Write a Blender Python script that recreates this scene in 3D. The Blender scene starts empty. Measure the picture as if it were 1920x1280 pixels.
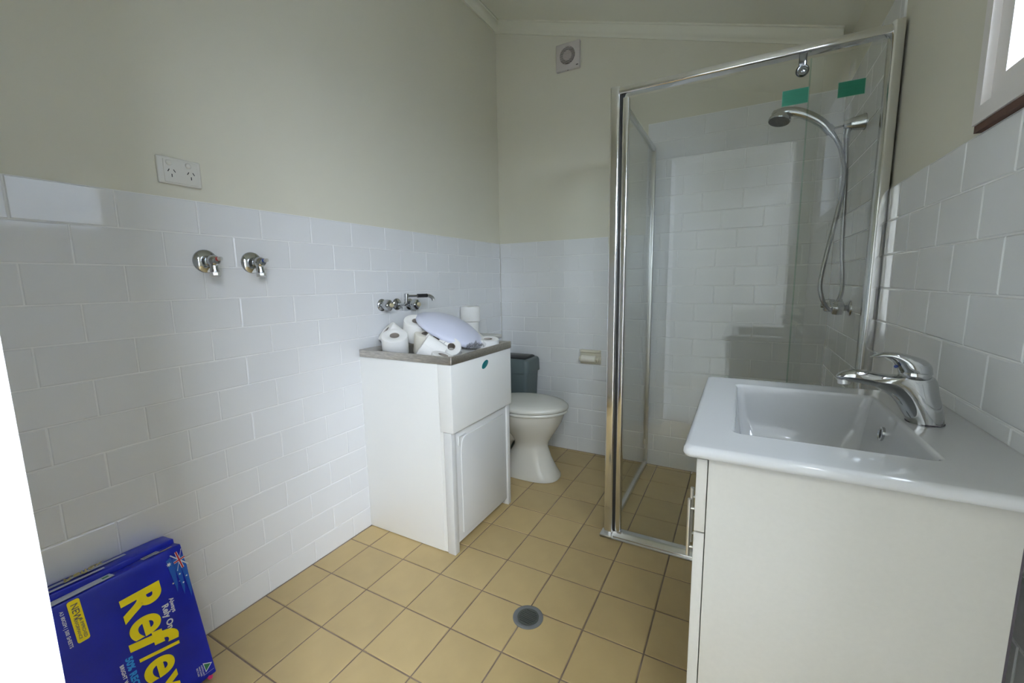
import bpy, bmesh, math, random
from mathutils import Vector, Matrix, noise
random.seed(7)
PI = math.pi
scene = bpy.context.scene
COL = scene.collection

# ------------------------------------------------------------------ camera
cam_data = bpy.data.cameras.new('camera')
cam_data.sensor_width = 36.0
cam_data.lens = 787.15 * 36.0 / 1920.0
cam_data.clip_start = 0.01
cam = bpy.data.objects.new('camera', cam_data)
COL.objects.link(cam)
cR = Vector((0.87905506, 0.47643139, -0.01659304))
cU = Vector((-0.05199442, 0.13041676, 0.99009497))
cF = Vector((-0.47387633, 0.86948525, -0.13941529))
cam.matrix_world = Matrix(((cR.x, cU.x, -cF.x, 1.5249), (cR.y, cU.y, -cF.y, 0.1322), (cR.z, cU.z, -cF.z, 1.1596), (0, 0, 0, 1)))
scene.camera = cam

# ------------------------------------------------------------------ colour management, world, daylight
vs = scene.view_settings
scene.display_settings.display_device = 'sRGB'
vs.view_transform = 'Standard'
vs.look = 'None'
vs.exposure = 0.0
vs.gamma = 1.0
vs.use_curve_mapping = False
try:
    scene.cycles.max_bounces = 12
    scene.cycles.diffuse_bounces = 8
    scene.cycles.glossy_bounces = 6
    scene.cycles.transparent_max_bounces = 16
    scene.cycles.caustics_reflective = False
    scene.cycles.caustics_refractive = False
    scene.cycles.sample_clamp_indirect = 6.0
    scene.cycles.use_denoising = True
except Exception:
    pass

world = bpy.data.worlds.new('overcast_sky')
scene.world = world
world.use_nodes = True
wn = world.node_tree
wn.nodes.clear()
wo = wn.nodes.new('ShaderNodeOutputWorld')
wb = wn.nodes.new('ShaderNodeBackground')
wb.inputs['Color'].default_value = (0.81, 0.885, 1.0, 1)     # even overcast sky
wb.inputs['Strength'].default_value = 40.5
wn.links.new(wb.outputs[0], wo.inputs[0])


def portal(name, loc, rot, sx, sy):
    l = bpy.data.lights.new(name, 'AREA')
    l.shape = 'RECTANGLE'
    l.size = sx
    l.size_y = sy
    l.cycles.is_portal = True
    o = bpy.data.objects.new(name, l)
    o.location = loc
    o.rotation_euler = rot
    COL.objects.link(o)


portal('doorway_daylight', (1.44, -0.02, 1.02), (math.radians(90), 0, 0), 0.84, 2.04)        # points to +y
portal('window_daylight', (2.06, 0.875, 1.80), (0, math.radians(90), 0), 0.60, 0.78)       # points to -x


# ------------------------------------------------------------------ materials
def mat(name, color, rough=0.5, metal=0.0, coat=0.0, ior=1.5, spec=0.5, emis=None):
    m = bpy.data.materials.new(name)
    m.use_nodes = True
    b = m.node_tree.nodes['Principled BSDF']
    b.inputs['Base Color'].default_value = (*color, 1)
    b.inputs['Roughness'].default_value = rough
    b.inputs['Metallic'].default_value = metal
    b.inputs['IOR'].default_value = ior
    b.inputs['Specular IOR Level'].default_value = spec
    b.inputs['Coat Weight'].default_value = coat
    return m


def add_noise(m, scale=8.0, amount=0.06, bump=0.0, bump_scale=None, detail=4, color2=None, stretch=None, dist=0.002):
    """small mottling of the colour and an optional fine relief"""
    nt = m.node_tree
    b = nt.nodes['Principled BSDF']
    tc = nt.nodes.new('ShaderNodeTexCoord')
    mp = nt.nodes.new('ShaderNodeMapping')
    nt.links.new(tc.outputs['Object'], mp.inputs[0])
    if stretch:
        mp.inputs['Scale'].default_value = stretch
    n = nt.nodes.new('ShaderNodeTexNoise')
    n.inputs['Scale'].default_value = scale
    n.inputs['Detail'].default_value = detail
    nt.links.new(mp.outputs[0], n.inputs['Vector'])
    if amount > 0 or color2:
        c = b.inputs['Base Color'].default_value[:]
        r = nt.nodes.new('ShaderNodeValToRGB')
        r.color_ramp.elements[0].position = 0.3
        r.color_ramp.elements[1].position = 0.7
        c2 = color2 if color2 else tuple(x * (1 - amount) for x in c[:3])
        r.color_ramp.elements[0].color = (*c2, 1)
        r.color_ramp.elements[1].color = c
        nt.links.new(n.outputs['Fac'], r.inputs[0])
        nt.links.new(r.outputs[0], b.inputs['Base Color'])
    if bump > 0:
        n2 = nt.nodes.new('ShaderNodeTexNoise')
        n2.inputs['Scale'].default_value = bump_scale or scale
        n2.inputs['Detail'].default_value = 2
        nt.links.new(mp.outputs[0], n2.inputs['Vector'])
        bp = nt.nodes.new('ShaderNodeBump')
        bp.inputs['Strength'].default_value = bump
        bp.inputs['Distance'].default_value = dist
        nt.links.new(n2.outputs['Fac'], bp.inputs['Height'])
        nt.links.new(bp.outputs[0], b.inputs['Normal'])
    return m


def per_piece(m, amount=0.08):
    """each tile gets a slightly different tone"""
    nt = m.node_tree
    b = nt.nodes['Principled BSDF']
    oi = nt.nodes.new('ShaderNodeObjectInfo')
    mr = nt.nodes.new('ShaderNodeMapRange')
    mr.inputs['To Min'].default_value = 1 - amount
    mr.inputs['To Max'].default_value = 1 + amount * 0.3
    nt.links.new(oi.outputs['Random'], mr.inputs['Value'])
    mx = nt.nodes.new('ShaderNodeVectorMath')
    mx.operation = 'SCALE'
    src = b.inputs['Base Color']
    if src.is_linked:
        nt.links.new(src.links[0].from_socket, mx.inputs[0])
    else:
        mx.inputs[0].default_value = src.default_value[:3]
    nt.links.new(mr.outputs[0], mx.inputs['Scale'])
    nt.links.new(mx.outputs[0], src)
    return m


M = {}
M['paint'] = add_noise(mat('wall_paint', (0.665, 0.645, 0.54), 0.55), 3, 0.02, 0.08, 220, dist=0.0006)
M['ceil'] = mat('ceiling_paint', (0.76, 0.755, 0.66), 0.6)
M['cornice'] = mat('cornice_paint', (0.76, 0.755, 0.65), 0.55)
M['wtile'] = per_piece(add_noise(mat('glazed_white_tile', (0.735, 0.742, 0.745), 0.045), 6, 0.0, 0.06, 12, dist=0.003), 0.02)
M['wgrout'] = mat('white_grout', (0.80, 0.805, 0.80), 0.6)
M['ftile'] = per_piece(add_noise(mat('ochre_floor_tile', (0.505, 0.375, 0.175), 0.38), 9, 0.10, 0.12, 60, detail=6, dist=0.0008), 0.09)
M['fgrout'] = add_noise(mat('brown_grout', (0.17, 0.12, 0.085), 0.9), 14, 0.0, color2=(0.26, 0.20, 0.15))
M['white_gloss'] = mat('white_gloss_paint', (0.82, 0.82, 0.82), 0.25)
M['frame_paint'] = mat('window_frame_paint', (0.74, 0.71, 0.69), 0.4)
M['brick'] = add_noise(mat('bare_brown_timber', (0.11, 0.055, 0.04), 0.8), 30, 0.4)
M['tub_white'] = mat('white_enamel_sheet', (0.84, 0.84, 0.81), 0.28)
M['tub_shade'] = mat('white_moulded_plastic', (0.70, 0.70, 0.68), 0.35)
M['steel'] = add_noise(mat('scratched_stainless_steel', (0.66, 0.62, 0.56), 0.42, 1.0), 40, 0.35, stretch=(1, 8, 8))
M['chrome'] = mat('chrome', (0.52, 0.53, 0.53), 0.06, 1.0)
M['dkchrome'] = mat('dark_chrome', (0.22, 0.23, 0.24), 0.10, 1.0)
M['bright'] = mat('bright_anodised_aluminium', (0.80, 0.80, 0.80), 0.14, 1.0)
M['satin'] = mat('satin_aluminium', (0.72, 0.72, 0.70), 0.32, 1.0)
M['black'] = mat('black_rubber', (0.015, 0.015, 0.015), 0.5)
M['ceramic'] = mat('white_glazed_ceramic', (0.49, 0.495, 0.495), 0.06)
M['wcceramic'] = mat('off_white_toilet_ceramic', (0.62, 0.60, 0.53), 0.10)
M['wcplastic'] = mat('off_white_toilet_plastic', (0.62, 0.61, 0.55), 0.22)
M['vanity'] = add_noise(mat('cream_laminate', (0.49, 0.475, 0.43), 0.42), 120, 0.03)
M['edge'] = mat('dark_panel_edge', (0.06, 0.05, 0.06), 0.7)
M['paper'] = add_noise(mat('toilet_tissue', (0.82, 0.81, 0.78), 0.9), 300, 0.04, 0.2, 400, dist=0.0008)
M['paper_old'] = add_noise(mat('yellowed_tissue', (0.78, 0.74, 0.64), 0.9), 300, 0.04, 0.2, 400, dist=0.0008)
M['card'] = mat('cardboard_core', (0.33, 0.29, 0.25), 0.9)
M['bin_teal'] = mat('teal_grey_plastic', (0.095, 0.125, 0.127), 0.4)
M['bin_black'] = mat('black_plastic', (0.012, 0.013, 0.013), 0.35)
M['teal'] = mat('teal_emblem', (0.01, 0.16, 0.17), 0.3)
M['plastic_cream'] = mat('cream_plastic', (0.66, 0.62, 0.50), 0.35)
M['fan_plastic'] = mat('fan_plastic', (0.56, 0.52, 0.50), 0.4)
M['fan_hub'] = mat('fan_hub', (0.55, 0.49, 0.46), 0.6)
M['fan_dark'] = mat('fan_dark', (0.03, 0.018, 0.015), 0.7)
M['gpo'] = mat('outlet_plastic', (0.66, 0.65, 0.60), 0.35)
M['dark'] = mat('dark_slot', (0.01, 0.01, 0.01), 0.6)
M['green'] = add_noise(mat('green_sticker', (0.0, 0.145, 0.078), 0.6), 30, 0.12, stretch=(1, 1, 12))
M['green_edge'] = mat('green_sticker_edge', (0.16, 0.34, 0.25), 0.5)
M['blue'] = add_noise(mat('ream_blue_wrap', (0.012, 0.024, 0.48), 0.28, spec=0.35), 7, 0.35, 0.2, 12, dist=0.002)
M['lblue'] = mat('print_light_blue', (0.03, 0.35, 0.85), 0.3)
M['mblue'] = mat('print_mid_blue', (0.01, 0.10, 0.48), 0.3)
M['yellow'] = mat('print_yellow', (1.0, 0.80, 0.004), 0.4)
M['dprint'] = mat('print_dark', (0.12, 0.10, 0.10), 0.4)
M['gold'] = mat('print_gold', (0.50, 0.42, 0.16), 0.4)
M['pwhite'] = mat('print_white', (0.85, 0.87, 0.90), 0.3)
M['red'] = mat('print_red', (0.55, 0.02, 0.03), 0.3)
M['pink'] = mat('print_pink', (0.85, 0.05, 0.22), 0.3)
M['pgreen'] = mat('print_green', (0.03, 0.22, 0.08), 0.4)
M['silver'] = mat('silver_inner_wrap', (0.50, 0.50, 0.60), 0.35)
M['sheet'] = mat('paper_sheets', (0.72, 0.75, 0.80), 0.7)
M['drain'] = mat('grey_drain_plastic', (0.15, 0.155, 0.155), 0.4)
M['drain_d'] = mat('dark_drain_grate', (0.075, 0.08, 0.07), 0.45)
M['hot'] = mat('red_indicator', (0.35, 0.03, 0.03), 0.35)
M['cold'] = mat('blue_indicator', (0.02, 0.05, 0.22), 0.35)
M['beige_button'] = mat('beige_button', (0.45, 0.40, 0.25), 0.4)
M['rose'] = mat('dark_spray_face', (0.03, 0.032, 0.032), 0.5)
M['hose'] = mat('steel_hose', (0.36, 0.36, 0.355), 0.22, 1.0)
M['opal'] = mat('opal_diffuser', (0.64, 0.66, 0.78), 0.34)
M['opal'].node_tree.nodes['Principled BSDF'].inputs['Subsurface Weight'].default_value = 0.0
M['sealant'] = mat('grey_sealant', (0.34, 0.33, 0.31), 0.6)
M['paving'] = add_noise(mat('grey_paving', (0.46, 0.46, 0.44), 0.8), 4, 0.15)
M['front_blocker'] = mat('front_blocker_paint', (0.26, 0.26, 0.245), 0.7)  # for the added light blocker facing the doorway
M['side_blocker'] = mat('side_blocker_paint', (0.29, 0.30, 0.34), 0.7)  # for the added light blockers on the right
M['fence'] = add_noise(mat('spare_blocker_paint', (0.10, 0.11, 0.09), 0.8), 6, 0.3)  # spare colour for the added light blockers


def glass_mat(name, tint, f0=0.05, rough=0.0, gain=1.0):
    """thin clear sheet: transparent with a Fresnel reflection"""
    m = bpy.data.materials.new(name)
    m.use_nodes = True
    nt = m.node_tree
    nt.nodes.clear()
    out = nt.nodes.new('ShaderNodeOutputMaterial')
    mix = nt.nodes.new('ShaderNodeMixShader')
    tr = nt.nodes.new('ShaderNodeBsdfTransparent')
    tr.inputs[0].default_value = (*tint, 1)
    gl = nt.nodes.new('ShaderNodeBsdfGlossy')
    gl.inputs['Roughness'].default_value = rough
    lw = nt.nodes.new('ShaderNodeLayerWeight')
    lw.inputs['Blend'].default_value = 0.5
    pw = nt.nodes.new('ShaderNodeMath'); pw.operation = 'POWER'
    pw.inputs[1].default_value = 5.0
    nt.links.new(lw.outputs['Facing'], pw.inputs[0])
    ma = nt.nodes.new('ShaderNodeMath'); ma.operation = 'MULTIPLY_ADD'
    ma.inputs[1].default_value = 1 - f0
    ma.inputs[2].default_value = f0
    ma.use_clamp = True
    nt.links.new(pw.outputs[0], ma.inputs[0])
    nt.links.new(ma.outputs[0], mix.inputs[0])
    nt.links.new(tr.outputs[0], mix.inputs[1])
    nt.links.new(gl.outputs[0], mix.inputs[2])
    nt.links.new(mix.outputs[0], out.inputs[0])
    return m


M['glass'] = glass_mat('shower_glass', (0.98, 0.99, 0.985), 0.045)
M['winglass'] = glass_mat('window_glass', (0.93, 0.96, 0.98), 0.04)
M['wrap'] = glass_mat('clear_plastic_wrap', (0.93, 0.93, 0.93), 0.05, 0.12)


# ------------------------------------------------------------------ mesh building helpers
def rz(a):
    return Matrix.Rotation(a, 4, 'Z')


def frame(origin, z, x=(1, 0, 0)):
    """matrix whose local z points along z"""
    z = Vector(z).normalized()
    x = Vector(x)
    x = (x - z * x.dot(z))
    if x.length < 1e-4:
        x = Vector((0, 1, 0)) - z * z.y
    x.normalize()
    y = z.cross(x)
    return Matrix(((x.x, y.x, z.x, origin[0]), (x.y, y.y, z.y, origin[1]), (x.z, y.z, z.z, origin[2]), (0, 0, 0, 1)))


class MB:
    def __init__(s):
        s.v = []
        s.f = []
        s.mt = Matrix.Identity(4)

    def at(s, m):
        s.mt = m
        return s

    def add(s, vs_, fs):
        n = len(s.v)
        s.v += [tuple(s.mt @ Vector(p)) for p in vs_]
        s.f += [tuple(i + n for i in f) for f in fs]
        return s

    def box(s, x0, y0, z0, x1, y1, z1):
        if x0 > x1: x0, x1 = x1, x0
        if y0 > y1: y0, y1 = y1, y0
        if z0 > z1: z0, z1 = z1, z0
        return s.add([(x0, y0, z0), (x1, y0, z0), (x1, y1, z0), (x0, y1, z0), (x0, y0, z1), (x1, y0, z1), (x1, y1, z1), (x0, y1, z1)],
                     [(0, 3, 2, 1), (4, 5, 6, 7), (0, 1, 5, 4), (1, 2, 6, 5), (2, 3, 7, 6), (3, 0, 4, 7)])

    def prism(s, poly, a, b, axis='z'):
        """extrude a counter-clockwise 2-D polygon from a to b along an axis"""
        def P(u, v, w):
            return {'z': (u, v, w), 'y': (u, w, v), 'x': (w, u, v)}[axis]
        n = len(poly)
        vs_ = [P(u, v, a) for u, v in poly] + [P(u, v, b) for u, v in poly]
        fs = [tuple(range(n))[::-1], tuple(range(n, 2 * n))] + [(i, (i + 1) % n, n + (i + 1) % n, n + i) for i in range(n)]
        return s.add(vs_, fs)

    def lathe(s, prof, n=32, cap=True):
        """prof: (radius, z) list round local z"""
        vs_, fs = [], []
        for r, z in prof:
            for i in range(n):
                a = 2 * PI * i / n
                vs_.append((r * math.cos(a), r * math.sin(a), z))
        for k in range(len(prof) - 1):
            for i in range(n):
                j = (i + 1) % n
                fs.append((k * n + i, k * n + j, (k + 1) * n + j, (k + 1) * n + i))
        if cap:
            if prof[0][0] > 1e-5: fs.append(tuple(range(n))[::-1])
            if prof[-1][0] > 1e-5: fs.append(tuple(range((len(prof) - 1) * n, len(prof) * n)))
        return s.add(vs_, fs)

    def rings(s, rings, cap=True, closed=False):
        n = len(rings[0])
        vs_ = [p for r in rings for p in r]
        fs = []
        K = len(rings)
        for k in range(K - (0 if closed else 1)):
            k2 = (k + 1) % K
            for i in range(n):
                j = (i + 1) % n
                fs.append((k * n + i, k * n + j, k2 * n + j, k2 * n + i))
        if cap and not closed:
            if cap != 'end': fs.append(tuple(range(n))[::-1])
            fs.append(tuple(range((K - 1) * n, K * n)))
        return s.add(vs_, fs)

    def tube(s, pts, rad, n=10, cap=True):
        pts = [Vector(p) for p in pts]
        K = len(pts)
        rr = rad if isinstance(rad, (list, tuple)) else [rad] * K
        t0 = (pts[1] - pts[0]).normalized()
        x = t0.orthogonal().normalized()
        out = []
        for k in range(K):
            t = (pts[min(k + 1, K - 1)] - pts[max(k - 1, 0)]).normalized()
            x = (x - t * x.dot(t))
            x.normalize()
            y = t.cross(x)
            out.append([tuple(pts[k] + (x * math.cos(2 * PI * i / n) + y * math.sin(2 * PI * i / n)) * rr[k]) for i in range(n)])
        return s.rings(out, cap)

    def build(s, name, m, parent=None, bevel=0.0, seg=2, smooth=False, angle=35, local=False, subsurf=0):
        me = bpy.data.meshes.new(name)
        vs_ = s.v
        if parent is not None and not local:
            off = org(parent)
            vs_ = [(x - off[0], y - off[1], z - off[2]) for x, y, z in vs_]
        me.from_pydata(vs_, [], s.f)
        bm = bmesh.new()
        bm.from_mesh(me)
        bmesh.ops.remove_doubles(bm, verts=bm.verts, dist=1e-6)
        bmesh.ops.recalc_face_normals(bm, faces=bm.faces)
        if bevel > 0:
            es = [e for e in bm.edges if len(e.link_faces) == 2 and e.calc_face_angle(0) > math.radians(angle)]
            bmesh.ops.bevel(bm, geom=es, offset=bevel, segments=seg, profile=0.5, affect='EDGES', clamp_overlap=True)
        bm.to_mesh(me)
        bm.free()
        me.materials.append(m)
        if smooth or bevel > 0:
            for p in me.polygons: p.use_smooth = True
            try:
                me.set_sharp_from_angle(angle=math.radians(50))
            except Exception:
                pass
        o = bpy.data.objects.new(name, me)
        COL.objects.link(o)
        if parent is not None:
            o.parent = parent
        if subsurf:
            sm = o.modifiers.new('round', 'SUBSURF')
            sm.levels = subsurf
            sm.render_levels = subsurf
        return o


def org(o):
    v = Vector((0, 0, 0))
    while o is not None:
        v += o.location
        o = o.parent
    return v


def tag(o, label=None, cat=None, group=None, kind=None):
    if label: o['label'] = label
    if cat: o['category'] = cat
    if group: o['group'] = group
    if kind: o['kind'] = kind
    return o


def thing(name, label, cat, loc, group=None, matrix=None):
    o = bpy.data.objects.new(name, None)
    o.empty_display_size = 0.05
    COL.objects.link(o)
    if matrix is not None:
        o.matrix_world = matrix
    else:
        o.location = loc
    return tag(o, label, cat, group)


def structure(o):
    o['kind'] = 'structure'
    return o


def sm(pts, k=6):
    """Catmull-Rom through the points"""
    P = [Vector(p) for p in pts]
    P = [P[0] * 2 - P[1]] + P + [P[-1] * 2 - P[-2]]
    out = []
    for i in range(1, len(P) - 2):
        for j in range(k):
            t = j / k
            a, b, c, d = P[i - 1], P[i], P[i + 1], P[i + 2]
            out.append(0.5 * ((2 * b) + (c - a) * t + (2 * a - 5 * b + 4 * c - d) * t * t + (3 * b - 3 * c + d - a) * t ** 3))
    out.append(P[-2])
    return out


# ------------------------------------------------------------------ room dimensions (metres)
W = 1.915        # inner width, left wall x=0, right wall x=W (tile faces)
D = 2.776        # back wall tile face
Y0 = 0.227       # inner face of the front wall
ZT = 1.4300      # top of the wall tiling
ZS = 2.048       # top of the tiling in the shower
HP = 0.10250     # course height
TW = 0.2         # tile pitch along the wall
TH = 0.006       # tile thickness in front of plaster
XS = 1.005       # where the taller shower tiling begins
YS = 1.935       # shower tiling on right wall begins (behind the screen)


def cz(x):       # raked ceiling
    return 2.862 - 0.298 * x


# ------------------------------------------------------------------ shell
wl = structure(MB().prism([(-0.2, 0), (D + 0.2, 0), (D + 0.2, 2.98), (-0.2, 2.98)], -0.12, -TH, 'x').build('wall_left', M['paint']))
wbk = structure(MB().prism([(-0.12, 0), (W + 0.12, 0), (W + 0.12, 2.40), (-0.12, 2.98)], D + TH, D + 0.12, 'y').build('wall_back', M['paint']))
# right wall with the window opening
WY0, WY1, WZ0, WZ1 = 0.50, 1.300, 1.475, 2.15
w = MB()
X0, X1 = W + TH, W + 0.12
for (a, b, c_, d_) in ((-0.2, WY0, 0, 2.40), (WY1, D + 0.2, 0, 2.40), (WY0, WY1, 0, WZ0), (WY0, WY1, WZ1, 2.40)):
    w.box(X0, a, c_, X1, b, d_)
wr = structure(w.build('wall_right', M['paint']))
# front wall with the doorway
DX0, DX1, DZ = 1.02, 1.80, 2.05
w = MB()
w.box(-0.12, 0.03, 0, DX0 - 0.061, Y0 - 0.006, 2.98)
w.box(DX0 - 0.061, 0.03, 0, DX0 - 0.018, Y0 - 0.013, DZ + 0.061)
w.box(DX1 + 0.018, 0.03, 0, W + 0.12, Y0 - 0.006, 2.98)
w.box(DX0 - 0.061, 0.03, DZ + 0.061, DX1 + 0.018, Y0 - 0.006, 2.98)
w.box(DX0 - 0.018, 0.03, DZ + 0.018, DX1 + 0.018, Y0 - 0.013, DZ + 0.061)
wf = structure(w.build('wall_front', M['paint']))
w = MB()
for (a, b, zz) in ((-0.2, D + 0.2, 0),):
    w.add([(-0.15, a, cz(-0.15)), (W + 0.15, a, cz(W + 0.15)), (W + 0.15, b, cz(W + 0.15)), (-0.15, b, cz(-0.15)),
           (-0.15, a, cz(-0.15) + 0.25), (W + 0.15, a, cz(W + 0.15) + 0.25), (W + 0.15, b, cz(W + 0.15) + 0.25), (-0.15, b, cz(-0.15) + 0.25)],
          [(0, 3, 2, 1), (4, 5, 6, 7), (0, 1, 5, 4), (1, 2, 6, 5), (2, 3, 7, 6), (3, 0, 4, 7)])
structure(w.build('ceiling', M['ceil']))

# cove cornices (profile: distance from wall, drop below the ceiling)
prof = [(0.0, 0.0), (0.0, -0.062), (0.006, -0.062), (0.008, -0.056), (0.020, -0.050), (0.034, -0.038), (0.044, -0.022), (0.048, -0.010), (0.056, -0.008), (0.056, 0.0)]
def cornice(name, path):
    """path(d) -> start and end corner points for wall distance d"""
    r0, r1 = [], []
    for d, h in prof:
        a, b = path(d)
        r0.append((a[0], a[1], cz(a[0]) + h))
        r1.append((b[0], b[1], cz(b[0]) + h))
    o = MB().rings([r0, r1]).build(name, M['cornice'], smooth=True)
    return structure(o)
e_ = TH
cornice('trim_1', lambda d: ((-e_ + d, D + e_ - d), (W - 0.035, D + e_ - d)))
cornice('trim_2', lambda d: ((-e_ + d, Y0 + d), (-e_ + d, D + e_ - d)))
0 and cornice('trim_3', lambda d: ((W + e_ - d, Y0 + d), (W + e_ - d, D + e_ - d)))

# ---- tiles: one object per tile, sharing meshes of equal size
_tm = {}
def tile_mesh(w_, h_, t_, m, g):
    key = (round(w_, 4), round(h_, 4), t_, m.name)
    if key not in _tm:
        b = g * 0.5
        ch = 0.0020
        x0, x1, y0, y1 = b, w_ - b, b, h_ - b
        vs_ = [(x0, y0, 0), (x1, y0, 0), (x1, y1, 0), (x0, y1, 0),
               (x0, y0, t_ - ch * 0.6), (x1, y0, t_ - ch * 0.6), (x1, y1, t_ - ch * 0.6), (x0, y1, t_ - ch * 0.6),
               (x0 + ch, y0 + ch, t_), (x1 - ch, y0 + ch, t_), (x1 - ch, y1 - ch, t_), (x0 + ch, y1 - ch, t_)]
        fs = [(0, 1, 5, 4), (1, 2, 6, 5), (2, 3, 7, 6), (3, 0, 4, 7), (4, 5, 9, 8), (5, 6, 10, 9), (6, 7, 11, 10), (7, 4, 8, 11), (8, 9, 10, 11)]
        me = bpy.data.meshes.new('tile')
        me.from_pydata(vs_, [], fs)
        me.materials.append(m)
        _tm[key] = me
    return _tm[key]


def place_tile(parent, mtx, w_, h_, t_, m, g):
    if w_ < 0.012 or h_ < 0.012:
        return
    o = bpy.data.objects.new('tile', tile_mesh(w_, h_, t_, m, g))
    COL.objects.link(o)
    o.parent = parent
    j = 0.0007
    o.matrix_local = mtx @ Matrix.Translation((w_ / 2, h_ / 2, 0)) @ Matrix.Rotation(random.gauss(0, j), 4, 'X') @ Matrix.Rotation(random.gauss(0, j), 4, 'Y') @ Matrix.Translation((-w_ / 2, -h_ / 2, 0))


def tile_wall(parent, mtx, u0, u1, z0, z1, phase, top, skip=None):
    """running bond; mtx maps (u, z, out) to the room; phase(row) gives a joint position"""
    k = 0
    zt = top
    while zt > z0 + 0.01:
        zb = max(zt - HP, z0)
        row = round((ZT - zt) / HP)
        if zt <= z1 + 0.002:
            ph = phase(row)
            i = math.floor((u0 - ph) / TW)
            while ph + i * TW < u1 - 0.003:
                a, b = max(u0, ph + i * TW), min(u1, ph + (i + 1) * TW)
                if not (skip and skip(a, b, zb, zt)):
                    place_tile(parent, mtx @ Matrix.Translation((a, zb, 0)), b - a, zt - zb, TH, M['wtile'], 0.0036)
                i += 1
        zt -= HP


mL = Matrix(((0, 0, 1, -TH), (1, 0, 0, 0), (0, 1, 0, 0), (0, 0, 0, 1)))       # u->y, z, out->+x
mB = Matrix(((1, 0, 0, 0), (0, 0, -1, D + TH), (0, 1, 0, 0), (0, 0, 0, 1)))   # u->x, out->-y (mirrored handedness fixed below)
mR = Matrix(((0, 0, -1, W + TH), (-1, 0, 0, 0), (0, 1, 0, 0), (0, 0, 0, 1)))  # u->-y, out->-x
mF = Matrix(((-1, 0, 0, 0), (0, 0, 1, Y0 - TH), (0, 1, 0, 0), (0, 0, 0, 1)))
gb = TH - 0.0017
MB().box(-TH - 0.001, Y0, 0, -TH + gb, D, ZT).build('grout_bed', M['wgrout'], wl)
MB().box(0, D + TH + 0.001, 0, XS, D + TH - gb, ZT).box(XS, D + TH + 0.001, 0, W, D + TH - gb, ZS).build('grout_bed', M['wgrout'], wbk)
MB().box(W + TH + 0.001, Y0, 0, W + TH - gb, YS, ZT).box(W + TH + 0.001, YS, 0, W + TH - gb, D, ZS).build('grout_bed', M['wgrout'], wr)
tile_wall(wl, mL, Y0, D, 0, ZT, lambda r: 0.6656 + (0.1 if r % 2 else 0), ZT)
tile_wall(wbk, mB, 0, XS, 0, ZT, lambda r: 0.388 + (0.0 if r % 2 else 0.1), ZT)
tile_wall(wbk, mB, XS, W, 0, ZS, lambda r: 0.388 + ((0.0 if r % 2 else 0.1) if r >= 0 else (0.02 if r % 2 else 0.12)), ZT + 6 * HP)
tile_wall(wr, mR, -YS, -Y0, 0, ZT, lambda r: -1.676 + (0.0 if r % 2 else 0.1), ZT,
          skip=lambda a, b, zb, zt: (-b) < 1.31 and False)
tile_wall(wr, mR, -D, -YS, 0, ZS, lambda r: -1.676 + (0.0 if r % 2 else 0.1), ZT + 6 * HP)
MB().box(-0.0, Y0 - TH - 0.001, 0, DX0 - 0.06, Y0 - TH + gb, ZT).build('grout_bed', M['wgrout'], wf)
tile_wall(wf, mF, -(DX0 - 0.06), 0, 0, ZT, lambda r: -0.4 + (0.0 if r % 2 else 0.1), ZT)

# ---- floor
fl = structure(MB().box(-0.12, -0.0, -0.12, W + 0.12, D + 0.12, -0.0085).build('floor', mat('screed', (0.25, 0.2, 0.16), 0.9)))
MB().box(0, Y0 - 0.1, -0.009, W, D, -0.0024).build('grout_bed', M['fgrout'], fl)
PF, FX, FY = 0.1997, 0.3162, 1.1464
i0 = math.floor((0 - FX) / PF)
j0 = math.floor((Y0 - 0.1 - FY) / PF)
for i in range(i0, 12):
    for j in range(j0, 12):
        xa, xb = max(0.0, FX + i * PF), min(W, FX + (i + 1) * PF)
        ya, yb = max(Y0 - 0.1, FY + j * PF), min(D, FY + (j + 1) * PF)
        if xb - xa > 0.012 and yb - ya > 0.012:
            dz = random.uniform(-0.0004, 0.0004)
            place_tile(fl, Matrix.Translation((xa, ya, -0.008 + dz)), xb - xa, yb - ya, 0.008, M['ftile'], 0.0052)

# ---- floor drain
dr = thing('floor_drain', 'round grey plastic floor waste with slotted grate set in the ochre tiles', 'drain', (0.929, 1.309, 0.0))
MB().at(Matrix.Translation((0.929, 1.309, 0))).lathe([(0.053, -0.001), (0.053, 0.0025), (0.050, 0.004), (0.040, 0.0035), (0.037, 0.0015), (0.037, -0.001)], 48).build('rim', M['drain'], dr, smooth=True)
g = MB().at(Matrix.Translation((0.929, 1.309, 0)) @ rz(math.radians(-4)))
g.lathe([(0.0375, 0.0016), (0.0375, 0.0034), (0.034, 0.0038), (0.032, 0.0034), (0.032, 0.0016)], 40, cap=False)
for k in range(-4, 5):
    yy = k * 0.0073
    hw = math.sqrt(max(0, 0.033 ** 2 - yy * yy))
    if k % 1 == 0:
        g.box(-hw, yy - 0.0019, 0.0012, hw, yy + 0.0019, 0.0036)
g.build('grate', M['drain_d'], dr)
MB().at(Matrix.Translation((0.929, 1.309, 0.0008))).lathe([(0.036, 0), (0.036, 0.0004)], 32).build('drain_hole', M['dark'], dr)

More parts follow.
